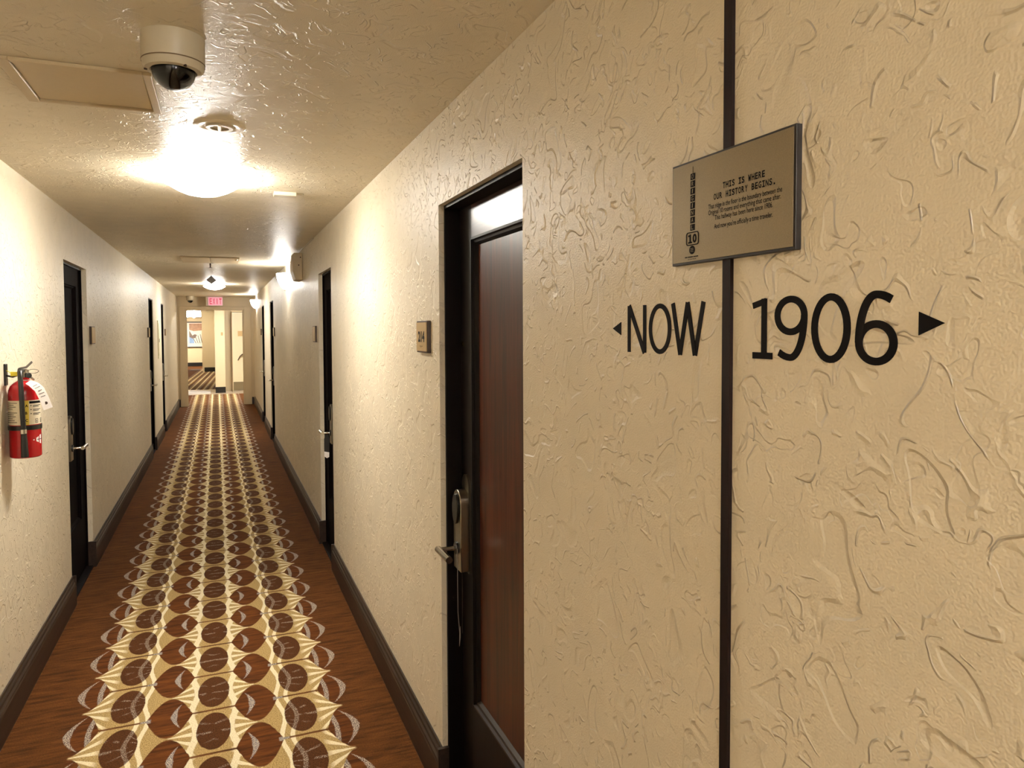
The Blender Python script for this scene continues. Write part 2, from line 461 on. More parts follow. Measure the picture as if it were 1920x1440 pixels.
struct('baseboard_end', MB().box(XL+BT, -.812, Y_END-.016, Y_END, 0, .16), M_BASE, 'short dark baseboard on the end wall under the dome camera', 'baseboard')
struct('baseboard_end', MB().box(.64, XR-BT, Y_END-.016, Y_END, 0, .16), M_BASE, 'short dark baseboard on the end wall by the far sconce', 'baseboard')
struct('baseboard_far', MB().box(-.132, .115, 20.43, 20.45, 0, .16), M_BLACKM, 'black baseboard under the bright far corner wall', 'baseboard')
struct('baseboard_far', MB().box(-.6, -.132, 31.28, 31.3, 0, .17), M_BLACKM, 'black baseboard of the peach far wall', 'baseboard')
struct('baseboard_far', MB().box(-1.9, -.67, 36.28, 36.3, 0, .17), M_BLACKM, 'black baseboard below the framed picture', 'baseboard')

# casing of the end opening
trim = thing('trim_1', (0, Y_END, 0), 'tan painted casing around the opening at the hall end', 'trim', kind='structure')
for x0, x1, xi in ((-.808, EO[0], EO[0]), (EO[1], .636, EO[1])):
    MB().box(x0, x1, Y_END-.022, Y_END, 0, 2.172).build('casing', M_PAINT, trim, bevel=.004)
    sg = 1 if x0 < 0 else -1
    MB().box(xi, xi+sg*.018, Y_END-.012, Y_END+.15, 0, EO[2]).build('jamb', M_PAINT, trim)
    MB().box(xi+sg*.018, xi+sg*.032, Y_END+.05, Y_END+.09, 0, EO[2]).build('door_stop', M_PAINT, trim)
MB().box(EO[0], EO[1], Y_END-.022, Y_END, EO[2], 2.172).build('head_casing', M_PAINT, trim, bevel=.004)
MB().box(EO[0], EO[1], Y_END-.012, Y_END+.15, EO[2]-.018, EO[2]).build('head_jamb', M_PAINT, trim)

# dark wooden strip on the plaque wall
ts = MB().box(XR-.006, XR+.002, .8635, .8815, BH, H)
struct('trim_2', ts, M_STRIP, 'narrow dark wooden strip running up the wall between NOW and 1906', 'trim')

# ------------------------------------------------------------------ hotel doors
def lever_lock(par, X0, s, yl, dirg, zl, dplane, proud, neck, grip):
    """X0 wall face, s recess direction, yl lock centre, dirg grip direction along y, dplane door depth"""
    xd = X0 + s*dplane; xf = xd - s*proud
    lk = MB()
    pts = []                                              # rounded-top back plate
    hw = .036; zt = zl+.25; zb = zl-.085
    pl = [(yl-hw, zb), (yl+hw, zb), (yl+hw, zt-hw)] + [(yl+hw*math.cos(a), zt-hw+hw*math.sin(a)) for a in [PI*i/10 for i in range(1, 10)]] + [(yl-hw, zt-hw)]
    lk.prism([(xd, a, b) for a, b in pl], (-s*.008, 0, 0))
    lock = lk.build('lock_plate', M_STEEL, par, smooth=True)
    hb = .040; zt2 = zl+.20; zb2 = zl-.075
    pl = [(yl-hb, zb2), (yl+hb, zb2), (yl+hb, zt2-hb)] + [(yl+hb*math.cos(a), zt2-hb+hb*math.sin(a)) for a in [PI*i/10 for i in range(1, 10)]] + [(yl-hb, zt2-hb)]
    MB().prism([(xd-s*.006, a, b) for a, b in pl], (-s*(proud-.006), 0, 0)).build('lock_case', M_STEEL, lock, smooth=True, bevel=.002)
    rd = []                                               # oval card reader
    for i in range(20):
        a = 2*PI*i/20; rd.append((xf, yl+.029*math.cos(a), zl+.135+.052*math.sin(a)))
    MB().prism(rd, (-s*.009, 0, 0)).build('card_reader', M_BLACK, lock, smooth=True, bevel=.002)
    ro = [(xf, yl+.021*math.cos(2*PI*i/18), zl+.021*math.sin(2*PI*i/18)) for i in range(18)]
    MB().prism(ro, (-s*.007, 0, 0)).build('rose', M_BLACK, lock, smooth=True)
    xe = X0 + s*neck
    lv = MB().tube([(xf, yl, zl), (xe+s*.006, yl, zl), (xe, yl+dirg*.006, zl)], .008, 12)
    lv.tube([(xe, yl-dirg*.010, zl), (xe, yl+dirg*grip, zl)], .0115, 14)
    lv.build('lever', M_CHROME, lock, smooth=True)
    return lock

def hotel_door(n, side, y0, y1, label, dplane, plaster_rev, lock_far, zl=.905, proud=.038, neck=-.03, grip=.12, loff=.060):
    s = 1 if side == 'R' else -1; X0 = XR if side == 'R' else XL
    d = thing('door_%d' % n, (X0, (y0+y1)/2, 0), label, 'door', kind='structure')
    x = lambda q: X0 + s*q
    jt = .012
    for ya, yb in ((y0, y0+jt), (y1-jt, y1)):
        MB().box(x(plaster_rev), x(dplane+.04), ya, yb, 0, DOOR_TOP).build('jamb', M_DOORM if dplane < .05 else M_JAMB, d)
    MB().box(x(plaster_rev), x(dplane+.04), y0+jt, y1-jt, DOOR_TOP-jt, DOOR_TOP).build('head_jamb', M_JAMB, d)
    MB().box(x(.0), x(dplane+.01), y0, y1, 0, .012).build('threshold', M_JAMB, d)
    # dark base blocks turned into the plaster reveal
    for yy, dy in ((y0, -1), (y1, 1)):
        MB().box(x(-BT), x(plaster_rev), yy, yy-dy*.014, 0, BH).build('base_block', M_BASE, d)
    a, b = y0+jt+.002, y1-jt-.002; zb, zt = .015, DOOR_TOP-jt-.002
    xs, xe = x(dplane), x(dplane+.04)
    dull = dplane < .05; mst = M_DOORM if dull else M_DOORD
    sw = .118 if dplane > .05 else .15; tr = .108; br = .375
    MB().box(xs, xe, a, a+sw, zb, zt).build('stile', mst, d)
    MB().box(xs, xe, b-sw, b, zb, zt).build('stile', mst, d)
    MB().box(xs, xe, a+sw, b-sw, zt-tr, zt).build('rail', mst if dull else M_DOORX, d)
    MB().box(xs, xe, a+sw, b-sw, zb, br).build('rail', mst, d)
    pa, pb, pz0, pz1 = a+sw, b-sw, br, zt-tr
    MB().box(x(dplane+.016), xe, pa, pb, pz0, pz1).build('panel', mst if dull else M_DOOR, d)
    mw = .026
    def mould(p0, p1, inward):
        # sloped two-step moulding between p0 and p1 (y, z); inward = unit vector towards the panel
        P0 = Vector((0, *p0)); P1 = Vector((0, *p1)); iv = Vector((0, *inward))
        prof = [(0.0, -.004), (.008, -.005), (.010, .004), (.018, .006), (mw, .016), (0, .016)]
        pts = [P0 + iv*q + Vector((x(dplane+dd), 0, 0)) for q, dd in prof]
        return MB().prism(pts, P1-P0)
    mould((pa, pz0), (pb, pz0), (0, 1)).build('moulding', M_DOORM if dull else M_BASE, d)
    mould((pa, pz1), (pb, pz1), (0, -1)).build('moulding', M_DOORM if dull else M_JAMB, d)
    mould((pa, pz0), (pa, pz1), (1, 0)).build('moulding', M_DOORM if dull else M_JAMB, d)
    mould((pb, pz0), (pb, pz1), (-1, 0)).build('moulding', M_DOORM if dull else M_JAMB, d)
    yl = (b-loff) if lock_far else (a+loff)
    lever_lock(d, X0, s, yl, -1 if lock_far else 1, zl, dplane, proud, neck, grip)
    pv = MB().tube([(xs, (b-.02) if lock_far else (a+.02), 1.60), (xs-s*.004, (b-.02) if lock_far else (a+.02), 1.60)], .008, 10)
    pv.build('latch_pin', M_BRASS, d)
    return d, yl

d1, yl1 = hotel_door(1, 'R', *R_DOORS[0], 'dark mahogany panelled door with nickel lever beside the 214 sign', .073, .019, True)
d2, yl2 = hotel_door(2, 'R', *R_DOORS[1], 'dark door with a hanger on its lever, past the 214 door', .042, .030, False, zl=.935, proud=.044, neck=-.060, loff=.085)
d3, yl3 = hotel_door(3, 'R', *R_DOORS[2], 'dark door just past the first wall sconce', .040, .012, False, zl=.935, proud=.044, neck=-.060, loff=.085)
d4, yl4 = hotel_door(4, 'R', *R_DOORS[3], 'dark door before the far wall sconce', .036, .005, False, zl=.935, proud=.044, neck=-.060, loff=.085)
d5, yl5 = hotel_door(5, 'L', *L_DOORS[0], 'dark door just past the red fire extinguisher', .042, .030, False, zl=.935, proud=.044, neck=-.060, loff=.085)
d6, yl6 = hotel_door(6, 'L', *L_DOORS[1], 'dark door before the flush wall panel', .040, .010, False, zl=.935, proud=.044, neck=-.060, loff=.085)
d7, yl7 = hotel_door(7, 'L', *L_DOORS[2], 'dark door past the flush wall panel', .036, .005, False, zl=.935, proud=.044, neck=-.060, loff=.085)

# far service door
d8 = thing('door_8', (.68, 21.1, 0), 'cream service door with dark lever and kick plate beyond the opening', 'door', kind='structure')
MB().box(.29, .305, 20.5, 21.2, 0, 2.15).build('jamb', M_PAINT, d8)
MB().box(.125, .29, 20.99, 21.02, 0, 2.2).build('casing', M_PAINT, d8)
MB().box(.305, 1.08, 21.06, 21.1, .01, 2.14).build('door_leaf', M_CREAM, d8)
MB().box(.32, 1.06, 21.05, 21.06, .02, .24).build('kick_plate', M_KICK, d8)
lp = MB().box(.575, .635, 21.035, 21.06, .86, 1.12).build('lock_plate', M_SIGNEDGE, d8)
MB().tube([(.60, 21.03, 1.0), (.55, 20.99, .99), (.49, 20.99, .93), (.44, 20.99, .83)], [.014, .016, .013, .012], 8).build('lever', M_SIGNEDGE, lp, smooth=True)
sg8 = tag(MB().box(.45, .62, 21.045, 21.06, 1.49, 1.63).build('door_sign', M_SIGN), 'small tan sign plate on the cream far door', 'sign')
# open leaf folded back beyond the end opening
d9 = thing('door_9', (-.75, 17.6, 0), 'cream door folded back beyond the end opening, dark knob showing', 'door', kind='structure')
MB().box(-.80, -.765, 17.26, 18.1, .01, 2.09).build('door_leaf', M_PAINT, d9)
MB().lathe([(0, 0), (.012, .0), (.012, .02), (.03, .03), (.032, .045), (.022, .058), (0, .06)], (-.765, 17.6, 1.065), 16, 'x').build('knob', M_SIGNEDGE, d9, smooth=True)

# ------------------------------------------------------------------ lamps
def bowl_lamp(x, y, label, mat=None, H=H):
    t = thing('ceiling_light', (x, y, H), label, 'ceiling light', 'round glass ceiling lights')
    MB().lathe([(0, 0), (.098, 0), (.098, -.010), (.090, -.024), (0, -.024)], (x, y, H), 40).build('pan', M_CREAM, t, smooth=True)
    MB().lathe([(.02, -.0475), (.10, -.0465), (.135, -.0415), (.150, -.0375)], (x, y, H), 40).build('bulb_glow', M_GLOW if mat is None else mat, t, smooth=True, fix=False)
    prof = [(.0, -.049), (.10, -.048), (.135, -.043), (.157, -.036), (.1585, -.038), (.157, -.043), (.140, -.055), (.110, -.072), (.075, -.086), (.035, -.094), (0, -.096)]
    MB().lathe(prof, (x, y, H), 48).build('glass_bowl', mat or M_LAMP, t, smooth=True)
    for k in range(3):
        a = -1.1+2*PI*k/3; cx, cy = math.cos(a), math.sin(a)
        MB().tube([(x+cx*.088, y+cy*.088, H-.022), (x+cx*.135, y+cy*.135, H-.034), (x+cx*.158, y+cy*.158, H-.035), (x+cx*.160, y+cy*.160, H-.044), (x+cx*.150, y+cy*.150, H-.053)], .0028, 6).build('clip', M_GREY, t)
    return t
bowl_lamp(-.062, 3.72, 'round glass bowl light on the ceiling near the dome camera')
bowl_lamp(-.068, 12.2, 'round glass bowl light on the ceiling before the exit sign')
bowl_lamp(-.07, -1.2, 'unseen glass bowl light added on the ceiling behind the viewer as fill', M_LAMP_FILL)  # added out of view to fill the near walls and ceiling
bowl_lamp(.45, 18.9, 'unseen glass bowl light added to brighten the far vestibule', M_LAMP_FARFILL)  # added behind the end wall header to brighten the vestibule

bowl_lamp(-1.66, 34.6, 'unseen glass bowl light added under the soffit to brighten the picture wall', M_LAMP_FARFILL, 2.21)  # added, hidden by the opening's jamb, to brighten the far end wall

def sconce(y, label, mat=None):
    zc = 2.185
    t = thing('wall_sconce', (XR, y, zc), label, 'wall lamp', 'half-bowl glass wall sconces')
    MB().box(XR-.022, XR, y-.055, y+.055, zc-.07, zc+.06).build('back_plate', M_CREAM, t, bevel=.004)
    def fn(a, b):     # half bowl, wide at the top, pointed below
        th = PI*a - PI/2
        prof = [(.118, .082), (.116, .06), (.108, .02), (.092, -.02), (.066, -.06), (.034, -.085), (.002, -.092)]
        k = b*(len(prof)-1); i = min(int(k), len(prof)-2); f = k-i
        r = prof[i][0]*(1-f)+prof[i+1][0]*f; z = prof[i][1]*(1-f)+prof[i+1][1]*f
        return (XR-.012-r*math.cos(th)*.92, y+r*1.25*math.sin(th), zc+z)
    g = MB().grid(fn, 20, 12)
    n = 21
    g.f.append(tuple(range(20, -1, -1)))          # glowing mouth of the bowl
    g.build('glass_bowl', mat or M_SCONCE, t, smooth=True)
    MB().box(XR-.04, XR-.02, y-.012, y+.012, zc-.105, zc-.08).build('finial', M_STEEL, t, bevel=.003)
sconce(8.27, 'white glass half-bowl sconce beside the box near the ceiling')
sconce(15.6, 'white glass half-bowl sconce next to the end wall')
sconce(-.85, 'unseen half-bowl sconce added behind the viewer to rake the plaque wall', M_SCONCE_RAKE)  # added out of view so raking light brings out the plaster relief

def pendant(x, y, r, h, zb, label):
    t = thing('pendant_light', (x, y, zb), label, 'pendant lamp', 'drum pendants of the far corridor')
    MB().lathe([(0, zb), (r*.96, zb), (r, zb+.01), (r, zb+h-.01), (r*.96, zb+h), (0, zb+h)], (x, y, 0), 36).build('drum_shade', M_PEND, t, smooth=True)
    MB().lathe([(0, zb-.05), (.02, zb-.05), (.035, zb-.03), (.03, zb), (0, zb)], (x, y, 0), 16).build('finial', M_CREAM, t, smooth=True)
    MB().tube([(x, y, zb+h), (x, y, H)], .02, 10).build('stem', M_STEEL, t)
pendant(-.785, 26.0, .21, .20, 2.10, 'large glowing drum pendant seen through the end opening')
pendant(-1.27, 30.0, .17, .15, 2.16, 'smaller glowing drum pendant behind the large one')

# ------------------------------------------------------------------ ceiling things
def dome_camera(x, y, label, sc=1.0):
    t = thing('security_camera', (x, y, H), label, 'security camera', 'dome cameras on the ceiling')
    r = .073*sc
    MB().lathe([(0, 0), (r, 0), (r, -.062*sc), (r*.985, -.064*sc), (r*.97, -.075*sc), (r*.90, -.083*sc), (r*.74, -.085*sc), (r*.70, -.080*sc), (0, -.080*sc)], (x, y, H), 48).build('housing', M_WHITEP, t, smooth=True)
    MB().lathe([(r*1.004, -.0635*sc), (r*1.006, -.065*sc), (r*1.0, -.0665*sc)], (x, y, H), 48).build('seam', M_SEAM, t)
    R = r*.70
    MB().lathe([(R*math.cos(a), -.082*sc - R*.94*math.sin(a)) for a in [PI/2*i/12 for i in range(13)]], (x, y, H), 40).build('dome_cover', M_CLEAR, t, smooth=True)
    R2 = R*.90
    MB().lathe([(R2*math.cos(a), -.080*sc - R2*.9*math.sin(a)) for a in [PI/2*i/12 for i in range(13)]], (x, y, H), 40).build('inner_dome', M_CAMDOME, t, smooth=True)
    for k in range(3):
        a = 1.0+2*PI*k/3
        MB().lathe([(0, -.086*sc), (.004, -.086*sc), (.004, -.082*sc)], (x+r*.86*math.cos(a), y+r*.86*math.sin(a), H), 8).build('screw', M_SIGNEDGE, t)
dome_camera(-.095, 2.0, 'dome security camera hanging large on the near ceiling')
dome_camera(-.57, 16.7, 'tiny dome security camera on the ceiling by the exit sign', 1.1)

hp = thing('access_panel', (-.34, 2.48, H), 'painted square access panel with raised frame beside the dome camera', 'access panel')
x0, x1, y0, y1 = -.505, -.192, 2.315, 2.657
MB().box(x0, x1, y0, y1, H-.004, H).build('panel', M_PAINT, hp)
for bx_ in ((x0-.034, x0-.003, y0-.025, y1+.02), (x1+.003, x1+.026, y0-.025, y1+.02), (x0-.003, x1+.003, y0-.025, y0-.003), (x0-.003, x1+.003, y1+.002, y1+.016)):
    MB().box(*bx_, H-.011, H).build('frame_strip', M_PAINT, hp, bevel=.002)

ds = thing('ceiling_cover_plate', (.012, 2.80, H), 'round painted cover plate on the ceiling before the near light', 'cover plate')
MB().lathe([(0, -.002), (.050, -.002), (.054, -.001), (.058, -.004), (.084, -.003), (.088, 0), (0, 0)], (.012, 2.80, H), 40).build('plate', M_CEILP, ds, smooth=True)
MB().lathe([(.032, -.001), (.032, -.009), (.046, -.009), (.046, -.001)], (.012, 2.80, H), 32).build('ring', M_WHITEP, ds, smooth=True)
MB().box(.006, .018, 2.757, 2.843, H-.010, H-.002).build('crossbar', M_WHITEP, ds, bevel=.002)

sb = thing('ceiling_junction_cover', (.333, 4.03, H), 'small white rectangular cover on the ceiling past the near light', 'cover plate')
MB().box(.276, .390, 3.99, 4.06, H-.020, H).build('cover', M_WHITEP, sb, bevel=.003)
MB().box(.390, .43, 4.02, 4.035, H-.008, H).build('wire_run', M_WHITEP, sb)

lp_ = thing('ceiling_hatch', (-.09, 8.05, H), 'long painted hatch on the ceiling above the sprinkler', 'access panel')
MB().box(-.35, -.082, 7.76, 8.36, H-.012, H).build('panel', M_PAINT, lp_, bevel=.003)
MB().box(-.078, .195, 7.74, 8.34, H-.012, H).build('panel', M_PAINT, lp_, bevel=.003)
MB().lathe([(0, -.022), (.011, -.020), (.015, -.012), (0, -.010)], (.165, 7.86, H), 12).build('knob', M_CHROME, lp_, smooth=True)

sp_ = thing('sprinkler', (-.083, 8.45, H), 'small pendent fire sprinkler hanging under the ceiling hatch', 'sprinkler')
MB().lathe([(0, 0), (.035, 0), (.03, -.006), (0, -.006)], (-.083, 8.45, H), 16).build('escutcheon', M_STEEL, sp_, smooth=True)
MB().tube([(-.083, 8.45, H-.004), (-.083, 8.45, H-.05)], [.009, .006], 8).build('body', M_SIGNEDGE, sp_)
MB().lathe([(0, -.05), (.016, -.05), (.016, -.053), (0, -.053)], (-.083, 8.45, H), 12).build('deflector', M_SIGNEDGE, sp_)

dm = thing('hanging_plate', (-.093, 10.3, H), 'small grey diamond-shaped plate hanging in front of the farther ceiling light', 'hanging plate')
zc = H-.066
MB().prism([(-.093-.062, 10.3, zc), (-.093, 10.3, zc-.058), (-.093+.062, 10.3, zc), (-.093, 10.3, zc+.058)], (0, .006, 0)).build('plate', M_GREY, dm)
MB().tube([(-.093, 10.303, zc+.05), (-.093, 10.303, H)], .003, 6).build('wire', M_GREY, dm)

# box by the ceiling on the plaque wall
bxr = thing('alarm_box', (XR, 6.9, 2.2), 'beige alarm box high on the wall next to the sconce', 'alarm box')
MB().prism([(XR, 6.76, 2.345), (XR-.075, 6.76, 2.345), (XR-.085, 6.76, 2.25), (XR-.085, 6.76, 2.18), (XR-.062, 6.76, 2.105), (XR, 6.76, 2.10)], (0, .26, 0)).build('housing', M_PAINT, bxr, bevel=.006)
MB().lathe([(0, 0), (.006, 0), (.006, -.004), (0, -.004)], (XR-.018, 6.758, 2.305), 10, 'y').build('screw', M_SIGNEDGE, bxr)
MB().lathe([(0, 0), (.006, 0), (.006, -.004), (0, -.004)], (XR-.034, 6.758, 2.235), 10, 'y').build('screw', M_SIGNEDGE, bxr)
MB().tube([(XR-.005, 6.76, H-.005), (XR-.005, 5.9, H-.005)], .005, 6).build('conduit', M_WHITEP, bxr)

# exit sign
ex = thing('exit_sign', (-.1, 16.85, 2.28), 'lit pink and red EXIT sign hanging above the end opening', 'exit sign')
MB().box(-.267, .071, 16.84, 16.90, 2.178, H).build('housing', M_WHITEP, ex, bevel=.004)
MB().box(-.222, .062, 16.834, 16.84, 2.19, 2.366).build('face', M_EXITF, ex)
for i, chx in enumerate('EXIT'):
    q = MB(); text_into(q, chx, (-.196+i*.064 + (.014 if chx == 'I' else 0), 16.832, 2.215), FR_E, .016 if chx == 'I' else .048, .125, .03)
    q.build('letter', M_EXITL, ex)
MB().tube([(.071, 16.87, H-.012), (XR-.02, 16.87, H-.012)], .010, 8).build('conduit', M_PAINT, ex)

# flush panel between the doors of the extinguisher wall
fp = thing('wall_panel', (XL, 12.0, 1.5), 'flush painted electrical panel between the two far doors opposite the sconces', 'wall panel')
MB().box(XL, XL+.012, 11.72, 12.22, 1.24, 1.80).build('frame', M_CREAM, fp, bevel=.003)
MB().box(XL+.012, XL+.017, 11.76, 12.18, 1.28, 1.76).build('cover', M_CREAM, fp, bevel=.002)
MB().box(XL+.017, XL+.024, 11.79, 11.81, 1.48, 1.53).build('latch', M_STEEL, fp)

# ------------------------------------------------------------------ door number signs
def room_sign(side, y0, y1, z0, z1, label, number=None, t=.014):
    s = -1 if side == 'R' else 1; X0 = XR if side == 'R' else XL
    o = thing('room_number_sign', (X0, (y0+y1)/2, (z0+z1)/2), label, 'sign', 'room number signs')
    MB().box(X0, X0+s*t, y0, y1, z0, z1).build('backing', M_SIGNEDGE, o, bevel=.0015)
    MB().box(X0+s*t, X0+s*(t+.003), y0+.006, y1-.006, z0+.006, z1-.006).build('face', M_SIGN, o)
    if number:
        xx = X0+s*(t+.0036); fr = FR_R if side == 'R' else FR_L
        q = MB(); wd = (y1-y0)*.60; hh = (z1-z0)*.34
        st = (y1-.006-(y1-y0-.012-wd)/2*1.15) if side == 'R' else y0+.03
        text_into(q, number, (xx, st, z0+(z1-z0)*.335), fr, wd, hh, .045)
        q.build('number', M_INK, o)
        q = MB()
        for k in range(3):
            for (a, b) in ((0, 0), (1, 0), (0, 1))[:2+k % 2]:
                yy = (y0+y1)/2 + .014 - k*.014 - a*.004
                q.prism([(xx, yy+.0012*math.cos(2*PI*i/6), z0+.024-b*.004+.0012*math.sin(2*PI*i/6)) for i in range(6)], (s*.0008, 0, 0))
        q.build('braille', M_INK, o)
    return o
room_sign('R', 2.508, 2.655, 1.565, 1.682, 'bronze room sign reading 214 beside the open-reveal mahogany door', '214')
room_sign('R', 5.79, 5.95, 1.555, 1.682, 'room number sign past the door with the hanger')
room_sign('R', 10.42, 10.58, 1.565, 1.688, 'room number sign just before the door past the first sconce')
room_sign('R', 13.82, 13.98, 1.562, 1.675, 'room number sign past the last door before the far sconce')
room_sign('L', 5.80, 5.95, 1.557, 1.682, 'room number sign past the door by the extinguisher')
room_sign('L', 10.17, 10.33, 1.565, 1.690, 'room number sign just before the door near the flush wall panel')
room_sign('L', 13.2, 13.36, 1.567, 1.678, 'room number sign past the farthest door on the extinguisher wall')
tag(MB().box(.022, .072, 20.438, 20.45, 1.515, 1.60).build('room_number_sign', M_SIGN, bevel=.002), 'small bronze room sign on the bright far corner wall', 'sign', 'room number signs')

# ------------------------------------------------------------------ door hangers
def hanger(x, y, ztop, zbot, w, label, white):
    o = thing('door_hanger', (x, y, ztop), label, 'door hanger', 'hangers on the door levers')
    card = MB().prism([(x-w*.3, y, ztop), (x+w*.3, y, ztop), (x+w*.5, y, ztop-.03), (x+w*.42, y, zbot), (x-w*.5, y, zbot), (x-w*.5, y, ztop-.03)], (0, .002, 0))
    card.build('card', M_BLACKM, o)
    MB().prism([(x-w*.5, y-.001, zbot+.034), (x+w*.42, y-.001, zbot+.026), (x+w*.40, y-.001, zbot-.006), (x, y-.001, zbot-.014), (x-w*.5, y-.001, zbot)], (0, .001, 0)).build('tip', white, o)
    return o
h1 = thing('door_hanger', (XR-.005, yl1-.05, .88), 'thin black cord hanger with grey tip on the 214 door lever', 'door hanger', 'hangers on the door levers')
xh = XR+.022
MB().tube([(xh, yl1-.045, .915), (xh-.002, yl1-.05, .80), (xh, yl1-.045, .70), (xh+.004, yl1-.05, .63)], .0013, 5).build('cord', M_GREY, h1)
MB().tube([(xh+.012, yl1-.045, .915), (xh+.015, yl1-.05, .80), (xh+.012, yl1-.055, .63)], .0013, 5).build('cord', M_BLACK, h1)
MB().prism([(xh+.002, yl1-.05, .585), (xh+.002, yl1-.062, .62), (xh+.004, yl1-.055, .655), (xh+.006, yl1-.04, .62)], (.0015, 0, 0)).build('tip', M_GREY, h1)
hanger(XR-.030, yl2-.012, .925, .775, .036, 'black card hanger with a white tip on the second plaque-wall door lever', M_PAPER)

# ------------------------------------------------------------------ wall lettering
ZB, ZT = 1.607, 1.692
def stroke(mb, pts, th, closed=False, x=XR, tz=None):
    """flat ribbon of half-width th/2 along pts (y, z) on the plaque wall"""
    n = len(pts); L = []; R_ = []
    for i in range(n):
        if closed: a, b = pts[i-1], pts[(i+1) % n]
        else: a, b = pts[max(i-1, 0)], pts[min(i+1, n-1)]
        dy, dz = b[0]-a[0], b[1]-a[1]; l = math.hypot(dy, dz) or 1
        ny, nz = -dz/l, dy/l; k = (th if tz is None else math.hypot(ny*th, nz*tz))/2
        L.append((pts[i][0]+ny*k, pts[i][1]+nz*k)); R_.append((pts[i][0]-ny*k, pts[i][1]-nz*k))
    V_ = []
    for xx in (x-.0012, x+.001):
        V_ += [(xx, *p) for p in L] + [(xx, *p) for p in R_]
    o = 2*n; fs = []
    for i in range(n if closed else n-1):
        j = (i+1) % n
        fs += [(i, j, n+j, n+i), (o+i, o+n+i, o+n+j, o+j), (i, o+i, o+j, j), (n+i, n+j, o+n+j, o+n+i)]
    if not closed: fs += [(0, n, o+n, o), (n-1, o+n-1, o+2*n-1, 2*n-1)]
    mb.add(V_, fs)
def ell(yc, zc, ry, rz, a0=0, a1=360, n=40):
    return [(yc+ry*math.cos(math.radians(a0+(a1-a0)*i/n)), zc+rz*math.sin(math.radians(a0+(a1-a0)*i/n))) for i in range(n if a1-a0 == 360 else n+1)]
TH = .0098; TZ = .0082
now = thing('wall_lettering', (XR, 1.05, 1.65), 'black NOW lettering with a small arrow on the plaster', 'lettering')
q = MB(); a, b = 1.159, 1.097
stroke(q, [(a-TH/2, ZB), (a-TH/2, ZT)], TH); stroke(q, [(b+TH/2, ZB), (b+TH/2, ZT)], TH); stroke(q, [(a-TH*.55, ZT), (b+TH*.55, ZB)], TH*1.02, x=XR-.0003); q.build('letter', M_INK, now)
q = MB(); a, b = 1.088, 1.020
stroke(q, ell((a+b)/2, (ZB+ZT)/2, (a-b)/2-TH/2, (ZT-ZB)/2-TZ/2+.001), TH, True, tz=TZ); q.build('letter', M_INK, now)
q = MB(); a, b = 1.020, .929; m_ = (a+b)/2; k = TH*.45
stroke(q, [(a-k, ZT), (a-.0255, ZB)], TH); stroke(q, [(a-.0255, ZB), (m_, ZT)], TH*.95, x=XR-.0003); stroke(q, [(m_, ZT), (b+.0255, ZB)], TH*.95, x=XR-.0006); stroke(q, [(b+.0255, ZB), (b+k, ZT)], TH); q.build('letter', M_INK, now)
MB().prism([(XR+.001, 1.2135, 1.6505), (XR+.001, 1.183, 1.6625), (XR+.001, 1.183, 1.638)], (-.0022, 0, 0)).build('arrow', M_INK, now)

yr = thing('wall_lettering', (XR, .69, 1.65), 'bold black 1906 numerals with a triangle arrow on the plaster', 'lettering')
T2, T2Z = .0105, .0090
q = MB(); a, b = .820, .781; m_ = .7975
stroke(q, [(m_, ZB), (m_, ZT-.001)], T2); stroke(q, [(a, ZB+T2Z/2), (b, ZB+T2Z/2)], T2Z, x=XR-.0003); stroke(q, [(a, ZT-.0105), (m_-.003, ZT-.0045)], .0085, x=XR-.0003); q.build('digit', M_INK, yr)
def nine(a, b, flip):
    yc = (a+b)/2; ry = (a-b)/2-T2/2; zmid = (ZB+ZT)/2
    sgn = -1 if flip else 1
    P = lambda y, z: (yc+sgn*(y), zmid+sgn*z)
    q = MB(); hz = (ZT-ZB)/2-T2Z/2+.0008
    # bowl in the upper half of a nine
    rb = hz*.56; zc = hz-rb
    stroke(q, [P(ry*math.cos(t), zc+rb*math.sin(t)) for t in [2*PI*i/40 for i in range(40)]], T2, True, tz=T2Z)
    # stem sweeping down from the outer side (towards smaller y) to the foot
    pts = [P(-ry*math.cos(t*.5), zc - (zc+hz)*math.sin(t*.5)) for t in [PI*i/16*1.0 for i in range(17)]]
    pts2 = [P(0 + ry*.85*i/4, -hz+.0016*(i/4)**2*4) for i in range(1, 5)]
    stroke(q, pts+pts2, T2, tz=T2Z, x=XR-.0003)
    return q
nine(.777, .718, False).build('digit', M_INK, yr)
q = MB(); a, b = .711, .649
stroke(q, ell((a+b)/2, (ZB+ZT)/2, (a-b)/2-T2/2, (ZT-ZB)/2-T2Z/2+.0008), T2, True, tz=T2Z); q.build('digit', M_INK, yr)
nine(.642, .584, True).build('digit', M_INK, yr)
MB().prism([(XR+.001, .528, 1.6545), (XR+.001, .558, 1.667), (XR+.001, .558, 1.6415)], (-.0022, 0, 0)).build('arrow', M_INK, yr)

